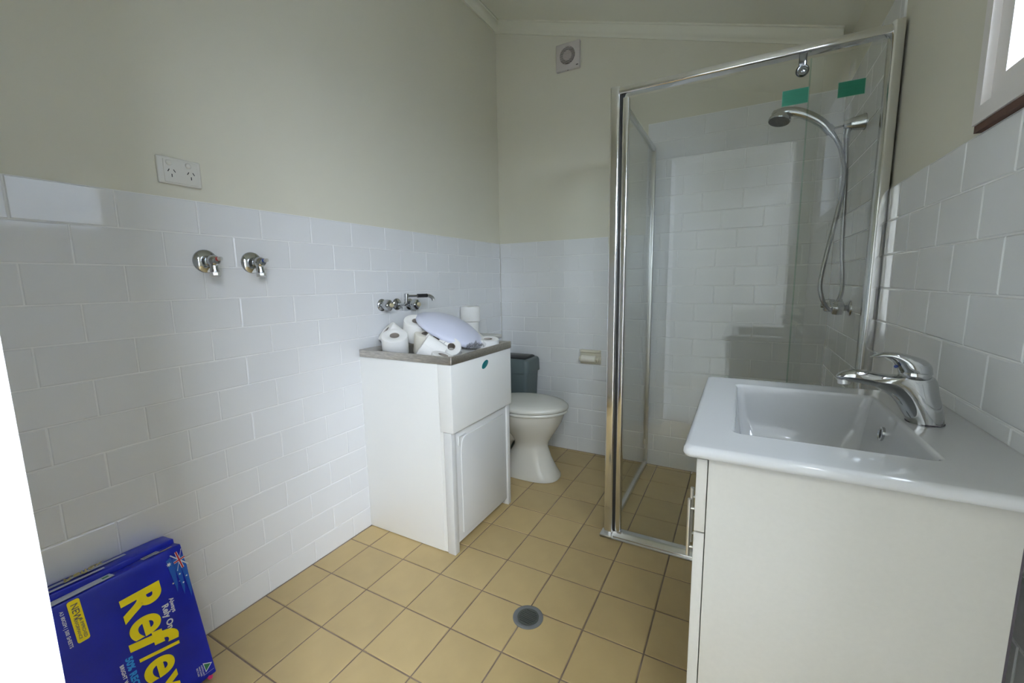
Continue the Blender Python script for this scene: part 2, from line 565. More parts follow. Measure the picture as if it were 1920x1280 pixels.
# ---- window in the right wall
win = structure(MB().box(W - 0.012, WY1, WZ0 - 0.03, W + TH, WY1 + 0.026, WZ1 + 0.04).box(W - 0.012, WY0 - 0.026, WZ0 - 0.03, W + TH, WY0, WZ1 + 0.04)
                .box(W - 0.012, WY0, WZ1, W + TH, WY1, WZ1 + 0.04).box(W - 0.012, WY0, WZ0 - 0.03, W + TH, WY1, WZ0).build('window_1', M['frame_paint']))
MB().box(W + 0.04, WY1 - 0.006, WZ0, W + 0.12, WY1, WZ1).box(W + 0.04, WY0, WZ0, W + 0.12, WY0 + 0.006, WZ1).box(W + 0.04, WY0, WZ0, W + 0.12, WY1, WZ0 + 0.006).build('reveal', M['frame_paint'], win)
MB().box(W + 0.001, WY1 - 0.044, WZ0, W + 0.036, WY1, WZ1).box(W + 0.001, WY0, WZ0, W + 0.036, WY0 + 0.044, WZ1).box(W + 0.001, WY0 + 0.044, WZ0, W + 0.036, WY1 - 0.044, WZ0 + 0.040).box(W + 0.001, WY0 + 0.044, WZ1 - 0.044, W + 0.036, WY1 - 0.044, WZ1).build('sash', M['frame_paint'], win)
MB().box(W + 0.020, WY0 + 0.04, WZ0 + 0.036, W + 0.024, WY1 - 0.04, WZ1 - 0.04).build('pane', M['winglass'], win)
MB().box(W - 0.008, WY0 - 0.026, ZT + 0.001, W + TH, WY1 + 0.026, WZ0 - 0.0305).build('bare_timber_strip', M['brick'], win)

# ---- doorway lining with a sliding door stop
dj = MB()
dj.box(DX0 - 0.018, 0.0, 0, DX0, Y0 - 0.012, DZ + 0.018)
dj.box(DX1, 0.0, 0, DX1 + 0.018, Y0 - 0.012, DZ + 0.018)
dj.box(DX0 - 0.018, 0.0, DZ, DX1 + 0.018, Y0 - 0.012, DZ + 0.018)
door = structure(dj.build('door_1', M['white_gloss']))
MB().box(DX0 - 0.060, Y0 - 0.012, 0, DX0, Y0, DZ + 0.06).box(DX0, Y0 - 0.012, DZ, DX1 + 0.053, Y0, DZ + 0.06).build('architrave', M['white_gloss'], door)
MB().at(frame((DX0, 0.10, 1.09), (1, 0, 0), (0, 1, 0)) @ Matrix.Diagonal((0.5, 1, 1, 1))).lathe([(0.05, 0.0), (0.05, 0.002), (0.044, 0.003), (0.036, 0.0015), (0.0, 0.0012)], 32).build('finger_pull', M['chrome'], door, smooth=True)

# ---- outside: paving, plus added unseen slabs that shape the incoming sky light
structure(MB().box(-1.6, -1.75, -0.10, 2.80, -1.60, 2.45).box(-1.7, -1.75, -0.10, -1.6, 0.03, 2.45).build('front_light_blocker', M['front_blocker']))  # added unseen backdrop, dims the sky light straight ahead of the doorway
structure(MB().box(-1.7, -1.75, 2.45, 1.95, 0.03, 2.52).build('top_light_blocker', M['ceil']))  # added unseen slab, keeps steep sky light off the vanity side
structure(MB().box(4.2, -6.0, -0.10, 4.3, 0.2, 2.05).build('low_sky_blocker', M['side_blocker']))  # added unseen slab, hides the low sky from the upper left wall
structure(MB().box(3.0, 0.2, -0.10, 3.15, 6.0, 3.9).build('window_light_blocker', M['side_blocker']))  # added unseen slab, weakens the sky light reaching the window
structure(MB().box(-6, -8, -0.16, 8, 0.0, -0.10).box(W + 0.2, 0.0, -0.16, 8, 8, -0.10).build('paving', M['paving']))

# ------------------------------------------------------------------ power outlet
po = thing('power_outlet', 'double white power outlet on the beige wall above the tiles', 'power outlet', (-TH, 0.829, 1.505))
MB().box(-TH, 0.772, 1.469, 0.004, 0.887, 1.5475).build('plate', M['gpo'], po, bevel=0.004, seg=3)
MB().box(0.003, 0.787, 1.474, 0.0065, 0.877, 1.540).build('cover', M['gpo'], po, bevel=0.0015)
for yy in (0.805, 0.856):
    MB().at(frame((0.0065, yy - 0.004, 1.5305), (1, 0, 0), (0, 1, 0))).lathe([(0.0085, -0.002), (0.0085, 0.0), (0.006, 0.0035), (0.0, 0.004)], 20).build('switch', M['gpo'], po, smooth=True)
    s = MB()
    s.at(frame((0.0064, yy - 0.0065, 1.508), (1, 0, 0), (0, 1, 0)) @ rz(math.radians(-30))).box(-0.0011, -0.0045, 0, 0.0011, 0.0045, 0.0004)
    s.at(frame((0.0064, yy + 0.0085, 1.508), (1, 0, 0), (0, 1, 0)) @ rz(math.radians(30))).box(-0.0011, -0.0045, 0, 0.0011, 0.0045, 0.0004)
    s.at(frame((0.0064, yy + 0.001, 1.494), (1, 0, 0), (0, 1, 0))).box(-0.0011, -0.0045, 0, 0.0011, 0.0045, 0.0004)
    s.build('socket_slots', M['dark'], po)

# ------------------------------------------------------------------ exhaust fan
FXc, FZc = 0.514, 2.527
fan = thing('exhaust_fan', 'square white exhaust fan with round louvred grille high on the back wall', 'fan', (FXc, D + TH, FZc))
hs = 0.077
MB().box(FXc - hs, D - 0.016, FZc - hs, FXc + hs, D + TH, FZc + hs).build('housing', M['fan_plastic'], fan, bevel=0.004)
fm = frame((FXc - 0.002, D - 0.0161, FZc + 0.004), (0, -1, 0), (1, 0, 0))
MB().at(fm).lathe([(0.0485, -0.001), (0.0485, 0.0006)], 48).build('opening', M['fan_dark'], fan)
MB().at(fm).lathe([(0.028, 0.0), (0.028, 0.0012), (0.0, 0.002)], 32).build('hub', M['fan_hub'], fan)
s = MB().at(fm)
for k in range(-6, 7):
    yy = k * 0.0072
    hw = math.sqrt(max(0, 0.0485 ** 2 - yy * yy))
    s.box(-hw, yy - 0.0013, 0.0006, hw, yy + 0.0013, 0.0042)
s.build('grille', M['fan_plastic'], fan)
MB().at(fm).lathe([(0.0485, 0), (0.0505, 0.002), (0.0525, 0)], 48, cap=False).build('ring', M['fan_plastic'], fan, smooth=True)
MB().box(FXc + 0.054, D - 0.0168, FZc - 0.064, FXc + 0.068, D - 0.0158, FZc - 0.058).build('maker_mark', M['dprint'], fan)
MB().box(FXc - 0.004, D - 0.012, FZc - hs - 0.001, FXc + 0.004, D - 0.008, FZc - hs + 0.001).build('screw', M['dark'], fan)

# ------------------------------------------------------------------ washing machine taps
def washer_tap(y, mt, label, nm):
    t = thing('washing_machine_tap', label, 'tap', (0, y, 1.243), 'washing machine taps on the left wall')
    F = frame((0, y, 1.243), (1, 0, 0), (0, 1, 0)) @ Matrix.Diagonal((1.2, 1.2, 1.05, 1))
    MB().at(F).lathe([(0.031, 0.0), (0.031, 0.002), (0.029, 0.006), (0.020, 0.009), (0.017, 0.012), (0.013, 0.012), (0.0125, 0.004)], 40).build('flange', M['chrome'], t, smooth=True)
    b = MB().at(F).lathe([(0.010, 0.003), (0.010, 0.020), (0.013, 0.022), (0.013, 0.034), (0.015, 0.038), (0.015, 0.052), (0.012, 0.057), (0.0085, 0.060), (0.0085, 0.066), (0.0, 0.067)], 24)
    b.at(frame((0.045, y, 1.243), (0.12, 0, -1), (0, 1, 0))).lathe([(0.012, 0.005), (0.0115, 0.024), (0.0125, 0.030), (0.0125, 0.038)], 20)
    b.build('body', M['chrome'], t, smooth=True)
    MB().at(frame((0.045, y, 1.243), (0.12, 0, -1), (0, 1, 0))).lathe([(0.015, 0.037), (0.016, 0.039), (0.016, 0.047), (0.015, 0.049), (0.009, 0.049)], 8).build('hose_nut', M['satin'], t)
    MB().at(frame((0.060, y, 1.247), (1, 0.25, 0.08), (0, 1, 0))).lathe([(0.007, 0.0), (0.0075, 0.004), (0.0065, 0.014)], 16).build('indicator', mt, t, smooth=True)
    MB().at(frame((0.060, y, 1.247), (1, 0.25, 0.08), (0, 1, 0))).lathe([(0.0062, 0.013), (0.0060, 0.024), (0.0045, 0.026)], 12).build('spindle', M['satin'], t, smooth=True)
washer_tap(0.872, M['hot'], 'chrome washing machine tap with red marker on the tiled wall', 'hot')
washer_tap(1.019, M['cold'], 'chrome washing machine tap with blue marker on the tiled wall', 'cold')

# ------------------------------------------------------------------ laundry tap set
def lobed(F, r, z0, z1, lobes=4, amp=0.22, n=48):
    rg = []
    for z, k in ((z0, 0.72), (z0 + 0.003, 0.95), ((z0 + z1) / 2, 1.0), (z1 - 0.004, 0.93), (z1, 0.72)):
        rg.append([(r * k * (1 - amp / 2 + amp / 2 * math.cos(lobes * 2 * PI * i / n)) * math.cos(2 * PI * i / n),
                    r * k * (1 - amp / 2 + amp / 2 * math.cos(lobes * 2 * PI * i / n)) * math.sin(2 * PI * i / n), z) for i in range(n)])
    return MB().at(F).rings(rg)
def wall_cock(x, y, z, dirx, label, group, nm='wall_tap', sc=1.0, mat_btn=None):
    t = thing(nm, label, 'tap', (x, y, z), group)
    F = frame((x, y, z), (dirx, 0, 0), (0, 1, 0)) @ Matrix.Scale(sc, 4)
    MB().at(F).lathe([(0.030, 0.0), (0.030, 0.002), (0.027, 0.006), (0.018, 0.009), (0.012, 0.011), (0.011, 0.028)], 36).build('flange', M['chrome'], t, smooth=True)
    lobed(F, 0.0275, 0.020, 0.060).build('handle', M['chrome'], t, smooth=True)
    MB().at(F).lathe([(0.011, 0.059), (0.011, 0.066), (0.009, 0.070), (0.0, 0.071)], 20).build('button', mat_btn or M['chrome'], t, smooth=True)
    return t
wall_cock(0, 1.621, 1.061, 1, 'chrome laundry tap left of the swivel spout above the trough', 'laundry taps above the trough', 'laundry_tap', 1.0, M['beige_button'])
wall_cock(0, 1.815, 1.055, 1, 'chrome laundry tap right of the swivel spout above the trough', 'laundry taps above the trough', 'laundry_tap', 1.0, M['beige_button'])
sp = thing('swivel_spout', 'chrome swivel spout with black grip between the two laundry taps', 'spout', (0, 1.722, 1.06))
MB().at(frame((0, 1.722, 1.06), (1, 0, 0), (0, 1, 0))).lathe([(0.030, 0.0), (0.030, 0.002), (0.027, 0.006), (0.018, 0.010), (0.010, 0.012), (0.009, 0.020)], 36).build('flange', M['chrome'], sp, smooth=True)
MB().tube(sm([(0.012, 1.722, 1.06), (0.045, 1.722, 1.058), (0.062, 1.722, 1.066), (0.065, 1.722, 1.085), (0.066, 1.723, 1.106)], 5), 0.0085, 14).at(frame((0.066, 1.723, 1.094), (0, 0, 1))).lathe([(0.0115, 0.0), (0.0115, 0.018), (0.006, 0.020)], 18).build('riser', M['chrome'], sp, smooth=True)
MB().tube([(0.066, 1.723, 1.101), (0.088, 1.790, 1.100)], 0.0058, 12).build('arm', M['chrome'], sp, smooth=True)
MB().tube([(0.0855, 1.783, 1.1005), (0.102, 1.836, 1.100)], [0.0095, 0.0095], 14).build('grip', M['black'], sp, smooth=True)
MB().tube(sm([(0.101, 1.833, 1.100), (0.107, 1.853, 1.097), (0.112, 1.868, 1.086), (0.114, 1.872, 1.074)], 4), 0.0088, 14).build('outlet', M['satin'], sp, smooth=True)

# ------------------------------------------------------------------ laundry trough
TX, TY0, TY1, TZ = 0.520, 1.464, 1.968, 0.867
tr = thing('laundry_trough', 'white laundry trough cabinet with stainless steel rim full of toilet rolls', 'laundry trough', (0.26, 1.716, 0))
# steel top: flat lip with a sunken bowl
def rrect(x0, y0, x1, y1, r, z, n=6):
    out = []
    for cx_, cy_, a0 in ((x1 - r, y1 - r, 0), (x0 + r, y1 - r, PI / 2), (x0 + r, y0 + r, PI), (x1 - r, y0 + r, 1.5 * PI)):
        for k in range(n + 1):
            a = a0 + (PI / 2) * k / n
            out.append((cx_ + r * math.cos(a), cy_ + r * math.sin(a), z))
    return out
rg = [rrect(0.001, TY0 + 0.001, TX - 0.001, TY1 - 0.001, 0.004, TZ - 0.033),
      rrect(0.0, TY0, TX, TY1, 0.004, TZ - 0.032),
      rrect(0.0, TY0, TX, TY1, 0.004, TZ - 0.001),
      rrect(0.001, TY0 + 0.001, TX - 0.001, TY1 - 0.001, 0.004, TZ),
      rrect(0.075, TY0 + 0.028, TX - 0.024, TY1 - 0.028, 0.03, TZ - 0.004),
      rrect(0.085, TY0 + 0.034, TX - 0.030, TY1 - 0.034, 0.04, TZ - 0.012),
      rrect(0.10, TY0 + 0.045, TX - 0.040, TY1 - 0.045, 0.05, TZ - 0.075),
      rrect(0.13, TY0 + 0.075, TX - 0.07, TY1 - 0.075, 0.05, TZ - 0.085)]
MB().rings(rg, cap='end').build('steel_bowl', M['steel'], tr, smooth=True)
# upper moulded box
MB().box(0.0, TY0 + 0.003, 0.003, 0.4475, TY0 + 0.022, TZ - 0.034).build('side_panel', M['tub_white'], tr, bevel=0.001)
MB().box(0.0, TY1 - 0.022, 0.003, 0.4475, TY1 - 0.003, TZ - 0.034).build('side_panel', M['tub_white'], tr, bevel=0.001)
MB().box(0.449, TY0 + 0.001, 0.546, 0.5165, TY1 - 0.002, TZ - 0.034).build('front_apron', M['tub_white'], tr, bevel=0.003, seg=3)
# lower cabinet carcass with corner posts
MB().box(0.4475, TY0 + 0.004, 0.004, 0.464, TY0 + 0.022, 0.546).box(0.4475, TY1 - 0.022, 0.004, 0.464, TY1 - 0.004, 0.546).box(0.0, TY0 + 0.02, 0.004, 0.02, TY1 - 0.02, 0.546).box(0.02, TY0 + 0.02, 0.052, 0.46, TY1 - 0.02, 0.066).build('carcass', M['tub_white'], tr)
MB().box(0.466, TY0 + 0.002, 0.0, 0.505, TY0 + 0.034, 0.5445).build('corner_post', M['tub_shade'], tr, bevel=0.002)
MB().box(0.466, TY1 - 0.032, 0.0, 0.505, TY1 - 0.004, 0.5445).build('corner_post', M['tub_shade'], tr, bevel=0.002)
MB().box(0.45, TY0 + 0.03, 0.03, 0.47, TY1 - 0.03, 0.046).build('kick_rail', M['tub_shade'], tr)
# door with raised panel and finger pull
dy0, dy1, dz0, dz1 = TY0 + 0.038, TY1 - 0.035, 0.036, 0.541
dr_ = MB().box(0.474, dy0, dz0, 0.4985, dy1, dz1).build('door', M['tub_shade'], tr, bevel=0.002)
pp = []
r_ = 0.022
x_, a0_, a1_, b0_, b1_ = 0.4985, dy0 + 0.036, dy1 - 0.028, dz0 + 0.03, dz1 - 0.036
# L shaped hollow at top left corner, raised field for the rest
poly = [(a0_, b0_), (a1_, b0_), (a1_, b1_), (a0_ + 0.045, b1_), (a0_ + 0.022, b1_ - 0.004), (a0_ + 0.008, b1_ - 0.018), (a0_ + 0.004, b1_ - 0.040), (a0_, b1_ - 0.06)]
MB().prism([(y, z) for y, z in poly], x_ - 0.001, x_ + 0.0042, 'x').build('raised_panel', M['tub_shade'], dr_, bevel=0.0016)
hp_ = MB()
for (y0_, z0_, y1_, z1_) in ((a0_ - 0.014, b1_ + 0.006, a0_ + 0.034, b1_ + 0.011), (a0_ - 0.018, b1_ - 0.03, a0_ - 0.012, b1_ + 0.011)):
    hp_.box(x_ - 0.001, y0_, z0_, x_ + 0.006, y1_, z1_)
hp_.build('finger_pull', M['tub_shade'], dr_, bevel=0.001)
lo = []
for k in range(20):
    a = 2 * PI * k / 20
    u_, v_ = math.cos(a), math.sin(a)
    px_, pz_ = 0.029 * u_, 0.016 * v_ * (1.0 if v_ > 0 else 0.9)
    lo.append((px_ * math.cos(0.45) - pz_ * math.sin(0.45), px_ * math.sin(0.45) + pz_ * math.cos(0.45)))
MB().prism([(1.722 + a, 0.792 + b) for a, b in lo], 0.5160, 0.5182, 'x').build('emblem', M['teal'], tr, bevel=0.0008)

# ------------------------------------------------------------------ toilet rolls
def roll(center, axis, label, group='loose toilet rolls', r=0.056, h=0.098, m='paper', tail=False, core=0.0215):
    """center = middle of the upper face, axis = direction that face looks"""
    F = frame(center, axis)
    o = thing('toilet_roll', label, 'toilet roll', None, group, matrix=F)
    n = 48
    rg_ = []
    for rr, z in ((core, -h + 0.002), (core + 0.002, -h), (r - 0.006, -h), (r - 0.0015, -h + 0.0015), (r, -h + 0.006), (r * 1.0, -h * 0.5), (r, -0.006), (r - 0.0015, -0.0015), (r - 0.006, 0.0), (core + 0.002, 0.0), (core, -0.002)):
        ring = []
        for i in range(n):
            a = 2 * PI * i / n
            wob = 1 + (0.018 * math.sin(2 * a + center[0] * 40) + 0.01 * math.sin(3 * a + center[1] * 50)) * (1 if rr > 0.03 else 0)
            ring.append((rr * wob * math.cos(a), rr * wob * math.sin(a), z))
        rg_.append(ring)
    MB().rings(rg_, closed=True).build('tissue', M[m], o, smooth=True, local=True)
    MB().lathe([(core - 0.0005, -h + 0.001), (core - 0.0005, -0.001), (core - 0.002, -0.001), (core - 0.002, -h + 0.001), (core - 0.0005, -h + 0.001)], 24, cap=False).build('core', M['card'], o, smooth=True, local=True)
    if tail:
        s_ = MB()
        rgs = []
        for k in range(9):
            a = -0.35 + 0.10 * k
            rr = r + 0.0012 + 0.0006 * k
            rgs.append((rr * math.cos(a), rr * math.sin(a)))
        vs_, fs = [], []
        for x, y in rgs:
            vs_ += [(x, y, -h + 0.001), (x, y, -0.001), (x * 1.012, y * 1.012, -0.001), (x * 1.012, y * 1.012, -h + 0.001)]
        for k in range(8):
            for q in range(4):
                fs.append((k * 4 + q, k * 4 + (q + 1) % 4, (k + 1) * 4 + (q + 1) % 4, (k + 1) * 4 + q))
        fs += [(0, 1, 2, 3), (35, 34, 33, 32)]
        s_.add(vs_, fs)
        s_.build('loose_sheet', M[m], o, smooth=True, local=True)
    return o
G = 'toilet rolls heaped in the laundry trough'
roll((0.157, 1.533, 0.932), (0.30, -0.34, 0.88), 'toilet roll standing at the front left of the heap, grey hole facing up', G, r=0.058)
roll((0.060, 1.577, 0.945), (-0.42, -0.60, 0.68), 'toilet roll tipped against the wall tiles behind the front left roll', G, r=0.055)
roll((0.172, 1.668, 0.986), (0.40, -0.26, 0.86), 'toilet roll standing highest at back of the heap beside the light cover', G, r=0.059)
roll((0.297, 1.553, 0.893), (-0.62, -0.46, 0.56), 'toilet roll lying tilted at the front of the heap near trough corner', G, r=0.057, tail=True)
roll((0.238, 1.655, 0.930), (0.25, -0.12, 0.95), 'yellowed toilet roll between the highest roll and tilted front roll', G, m='paper_old', r=0.054)
roll((0.316, 1.628, 0.914), (0.35, -0.60, 0.62), 'toilet roll with dark hole showing under the left of the light cover', G, r=0.048, h=0.085, core=0.018)
roll((0.386, 1.648, 0.878), (0.45, -0.62, 0.55), 'toilet roll with grey hole under the front rim of the light cover', G, r=0.046, h=0.085, core=0.018)
roll((0.432, 1.530, 0.862), (0.30, 0.10, 0.93), 'toilet roll sunk low behind the front corner of the steel rim', G, r=0.050, h=0.07)
roll((0.425, 1.900, 0.884), (0.10, -0.08, 0.99), 'toilet roll standing upright under the right end of the light cover', G, r=0.056)

# ------------------------------------------------------------------ opal light cover resting on the rolls
nrm = Vector((0.435, 0.083, 0.897)).normalized()
Fd = frame((0.275, 1.792, 0.932), nrm)
dm = thing('ceiling_light_cover', 'round opal plastic ceiling light cover lying tilted on the toilet rolls', 'light cover', None, matrix=Fd)
pr_ = [(0.1735, -0.006), (0.175, -0.004), (0.175, 0.004), (0.173, 0.010)]
for k in range(1, 13):
    a = 1 - k / 12
    pr_.append((0.172 * a, 0.010 + 0.050 * (1 - a ** 2.3)))
MB().lathe(pr_, 72).build('dome', M['opal'], dm, smooth=True, local=True)
MB().at(Matrix.Translation((0.028, 0.030, -0.022)) @ Matrix.Rotation(0.14, 4, 'X') ).lathe([(0.160, -0.006), (0.164, -0.006), (0.164, 0.006), (0.160, 0.006), (0.0, 0.004)], 64).build('base_plate', M['gpo'], dm, smooth=True, local=True)

# crumpled clear wrap
pw_ = MB()
nn = 12
vs_, fs = [], []
for i in range(nn):
    for j in range(nn):
        u_, v_ = i / (nn - 1) - 0.5, j / (nn - 1) - 0.5
        p = Vector((0.458 + 0.065 * u_ - 0.02 * v_, 1.735 + 0.12 * v_, 0.866))
        p.z += 0.028 * abs(noise.noise(Vector((u_ * 5, v_ * 5, 1.3)))) + 0.02 * (0.25 - u_ * u_ - v_ * v_) + 0.012 * noise.noise(Vector((u_ * 14, v_ * 14, 4)))
        p.x += 0.008 * noise.noise(Vector((u_ * 9, v_ * 9, 9)))
        vs_.append(tuple(p))
for i in range(nn - 1):
    for j in range(nn - 1):
        fs.append((i * nn + j, (i + 1) * nn + j, (i + 1) * nn + j + 1, i * nn + j + 1))
pw_.add(vs_, fs)
o = pw_.build('plastic_wrap', M['wrap'])
so = o.modifiers.new('thick', 'SOLIDIFY'); so.thickness = 0.0006
tag(o, 'crumpled clear plastic wrap in the trough below the light cover', 'plastic wrap')

# ------------------------------------------------------------------ toilet
TC = 2.325
tl = thing('toilet', 'off-white ceramic toilet with closed lid beside the laundry trough', 'toilet', (0.36, TC, 0))
def oval(x0, x1, hw, z, n=40, sq=0.0, egg=0.0):
    cx_, a = (x0 + x1) / 2, (x1 - x0) / 2
    out = []
    for i in range(n):
        t = 2 * PI * i / n
        c_, s_ = math.cos(t), math.sin(t)
        e = 1 - sq
        x = cx_ + a * math.copysign(abs(c_) ** e, c_)
        y = TC + hw * math.copysign(abs(s_) ** e, s_) * (1 - egg * (c_ if c_ > 0 else 0) ** 2)
        out.append((x, y, z))
    return out
MB().rings([oval(0.26, 0.632, 0.112, 0.002, sq=0.25), oval(0.26, 0.632, 0.112, 0.018, sq=0.22), oval(0.275, 0.612, 0.104, 0.05, sq=0.15), oval(0.31, 0.578, 0.090, 0.12), oval(0.345, 0.556, 0.081, 0.185),
            oval(0.345, 0.560, 0.084, 0.215), oval(0.315, 0.585, 0.103, 0.255), oval(0.27, 0.615, 0.130, 0.30), oval(0.225, 0.640, 0.155, 0.345), oval(0.195, 0.655, 0.170, 0.385), oval(0.19, 0.660, 0.172, 0.402), oval(0.20, 0.650, 0.165, 0.405)]).build('bowl', M['wcceramic'], tl, smooth=True)
MB().tube(sm([(0.40, TC, 0.29), (0.30, TC, 0.25), (0.24, TC, 0.17), (0.235, TC, 0.09), (0.30, TC, 0.03)], 5), [0.075] * 5 + [0.07] * 16, 20).build('trap', M['wcceramic'], tl, smooth=True)
MB().rings([oval(0.10, 0.42, 0.105, 0.002, sq=0.5), oval(0.10, 0.42, 0.105, 0.03, sq=0.5), oval(0.115, 0.40, 0.09, 0.045, sq=0.4)]).build('plinth', M['wcceramic'], tl, smooth=True)
MB().rings([oval(0.19, 0.672, 0.180, 0.406, egg=0.06), oval(0.185, 0.677, 0.183, 0.412, egg=0.06), oval(0.185, 0.677, 0.183, 0.418, egg=0.06), oval(0.19, 0.672, 0.180, 0.423, egg=0.06)]).build('seat', M['wcplastic'], tl, smooth=True)
MB().rings([oval(0.19, 0.676, 0.182, 0.426, egg=0.06), oval(0.183, 0.683, 0.186, 0.433, egg=0.06), oval(0.184, 0.682, 0.185, 0.445, egg=0.06), oval(0.195, 0.668, 0.174, 0.455, egg=0.06), oval(0.23, 0.63, 0.14, 0.461), oval(0.33, 0.53, 0.05, 0.463)]).build('lid', M['wcplastic'], tl, smooth=True)
MB().box(0.165, TC - 0.11, 0.425, 0.22, TC - 0.05, 0.472).build('hinge', M['wcplastic'], tl, bevel=0.008, seg=3)
MB().box(0.165, TC + 0.05, 0.425, 0.22, TC + 0.11, 0.472).build('hinge', M['wcplastic'], tl, bevel=0.008, seg=3)
MB().box(0.0, TC - 0.18, 0.46, 0.175, TC + 0.135, 0.805).build('cistern', M['wcplastic'], tl, bevel=0.02, seg=4)
MB().box(0.0, TC - 0.186, 0.806, 0.183, TC + 0.14, 0.832).build('cistern_lid', M['wcplastic'], tl, bevel=0.008, seg=3)
MB().tube(sm([(0.085, TC - 0.02, 0.47), (0.085, TC - 0.02, 0.42), (0.11, TC - 0.02, 0.36), (0.22, TC - 0.01, 0.34)], 4), 0.025, 14).build('flush_pipe', M['wcplastic'], tl, smooth=True)
roll((0.060, 2.285, 0.925), (0, 0.0, 1), 'lower toilet roll of the two standing on the cistern lid', 'toilet rolls on the cistern', r=0.052, h=0.093)
roll((0.062, 2.285, 1.018), (0, 0.0, 1), 'upper toilet roll stacked on top of the cistern rolls', 'toilet rolls on the cistern', r=0.060, h=0.092)

# ------------------------------------------------------------------ bin in the corner
bn = thing('waste_bin', 'tall teal-grey plastic bin with black swing lid behind the toilet', 'bin', (0.165, 2.64, 0))
def brect(g, z, r=0.03):
    return rrect(0.012 + g, 2.555 + g, 0.315 - g, 2.762 - g, r, z, 5)
MB().rings([brect(0.03, 0.002), brect(0.028, 0.01), brect(0.006, 0.555), brect(0.006, 0.56)]).build('body', M['bin_teal'], bn, smooth=True)
MB().rings([brect(-0.002, 0.556), brect(-0.003, 0.562), brect(-0.001, 0.628), brect(0.003, 0.643), brect(0.010, 0.650), brect(0.03, 0.650, 0.03)]).build('lid_surround', M['bin_teal'], bn, smooth=True)
MB().prism([(2.585, 0.648), (2.735, 0.648), (2.735, 0.658), (2.700, 0.668), (2.62, 0.668), (2.585, 0.656)], 0.045, 0.285, 'x').build('swing_lid', M['bin_black'], bn, bevel=0.004)

# ------------------------------------------------------------------ paper holder on the back wall
ph = thing('toilet_paper_holder', 'cream plastic toilet paper holder on the back wall tiles', 'paper holder', (0.672, D, 0.66))
MB().box(0.604, D - 0.008, 0.618, 0.745, D, 0.713).build('back_plate', M['plastic_cream'], ph, bevel=0.006, seg=3)
MB().box(0.606, D - 0.020, 0.694, 0.743, D - 0.004, 0.712).build('hood', M['plastic_cream'], ph, bevel=0.005, seg=3)
for xx in (0.609, 0.731):
    MB().at(frame((xx, D - 0.030, 0.655), (1, 0, 0), (0, 1, 0))).lathe([(0.014, 0.0), (0.017, 0.002), (0.017, 0.008), (0.014, 0.010)], 24).build('end_cap', M['plastic_cream'], ph, smooth=True)
    MB().box(xx + 0.001, D - 0.030, 0.648, xx + 0.009, D - 0.004, 0.672).build('arm', M['plastic_cream'], ph, bevel=0.002)
MB().at(frame((0.620, D - 0.030, 0.655), (1, 0, 0), (0, 1, 0))).lathe([(0.008, -0.004), (0.008, 0.114)], 16).build('spindle', M['plastic_cream'], ph, smooth=True)
rr_ = MB().at(frame((0.6215, D - 0.030, 0.655), (1, 0, 0), (0, 1, 0))).lathe([(0.0085, 0.0), (0.0215, 0.0), (0.0225, 0.0015), (0.0225, 0.0935), (0.0215, 0.095), (0.0085, 0.095)], 32).build('thin_toilet_roll', M['paper_old'], smooth=True)
tag(rr_, 'nearly used-up cream toilet roll on the wall paper holder', 'toilet roll')

# ------------------------------------------------------------------ shower screen
YF = 1.920
sc_ = thing('shower_screen', 'chrome framed glass shower enclosure with sliding door in the right corner', 'shower screen', (1.03, YF, 0))
post = [(1.026, 1.902), (1.030, 1.898), (1.058, 1.898), (1.064, 1.903), (1.064, 1.936), (1.026, 1.936)]
MB().prism(post, 0.012, 1.918).build('corner_post', M['bright'], sc_, bevel=0.003, seg=3)
MB().box(1.064, 1.908, 0.03, 1.0745, 1.934, 1.885).build('seal_strip', M['black'], sc_)
MB().prism([(1.0745, 1.904), (1.079, 1.901), (1.095, 1.901), (1.0995, 1.905), (1.0995, 1.930), (1.0745, 1.930)], 0.034, 1.872).build('door_stile', M['bright'], sc_, bevel=0.002)
MB().prism([(1.900, 1.886), (1.896, 1.890), (1.896, 1.900), (1.901, 1.912), (1.932, 1.914), (1.938, 1.905), (1.938, 1.890), (1.932, 1.884)], 1.062, W - 0.028, 'x').build('top_rail', M['bright'], sc_, bevel=0.002)
MB().prism([(1.884, W - 0.030), (1.884, W), (1.950, W), (1.950, W - 0.030), (1.936, W - 0.030), (1.936, W - 0.022), (1.905, W - 0.022), (1.905, W - 0.030)], 0.03, 1.925, 'z').build('tmp', M['bright'], None) if False else None
MB().prism([(W - 0.001, 1.892), (W - 0.001, 1.948), (W - 0.028, 1.948), (W - 0.032, 1.942), (W - 0.032, 1.902), (W - 0.026, 1.892)], 0.01, 1.918).build('wall_channel', M['bright'], sc_, bevel=0.002)
MB().prism([(1.890, 0.0), (1.945, 0.0), (1.945, 0.026), (1.934, 0.030), (1.912, 0.030), (1.904, 0.022), (1.892, 0.014)], 1.064, W - 0.028, 'x').build('bottom_rail', M['bright'], sc_, bevel=0.002)
MB().box(1.012, 1.884, 0.0, W - 0.004, 1.896, 0.007).box(1.010, 1.884, 0.0, 1.066, 1.940, 0.012).build('sill_strip', M['satin'], sc_, bevel=0.002)
# side return panel
MB().box(1.030, 1.936, 0.0, 1.052, D, 0.024).build('side_rail', M['satin'], sc_, bevel=0.003)
MB().box(1.030, 1.936, 1.890, 1.052, D, 1.913).build('side_rail', M['satin'], sc_, bevel=0.003)
MB().box(1.030, D - 0.026, 0.024, 1.054, D, 1.890).build('side_stile', M['satin'], sc_, bevel=0.003)
MB().box(1.038, 1.936, 0.020, 1.043, D - 0.02, 1.895).build('side_pane', M['glass'], sc_)
MB().box(1.0435, D - 0.075, 0.120, 1.0455, D - 0.050, 0.180).build('glass_mark', M['satin'], sc_)
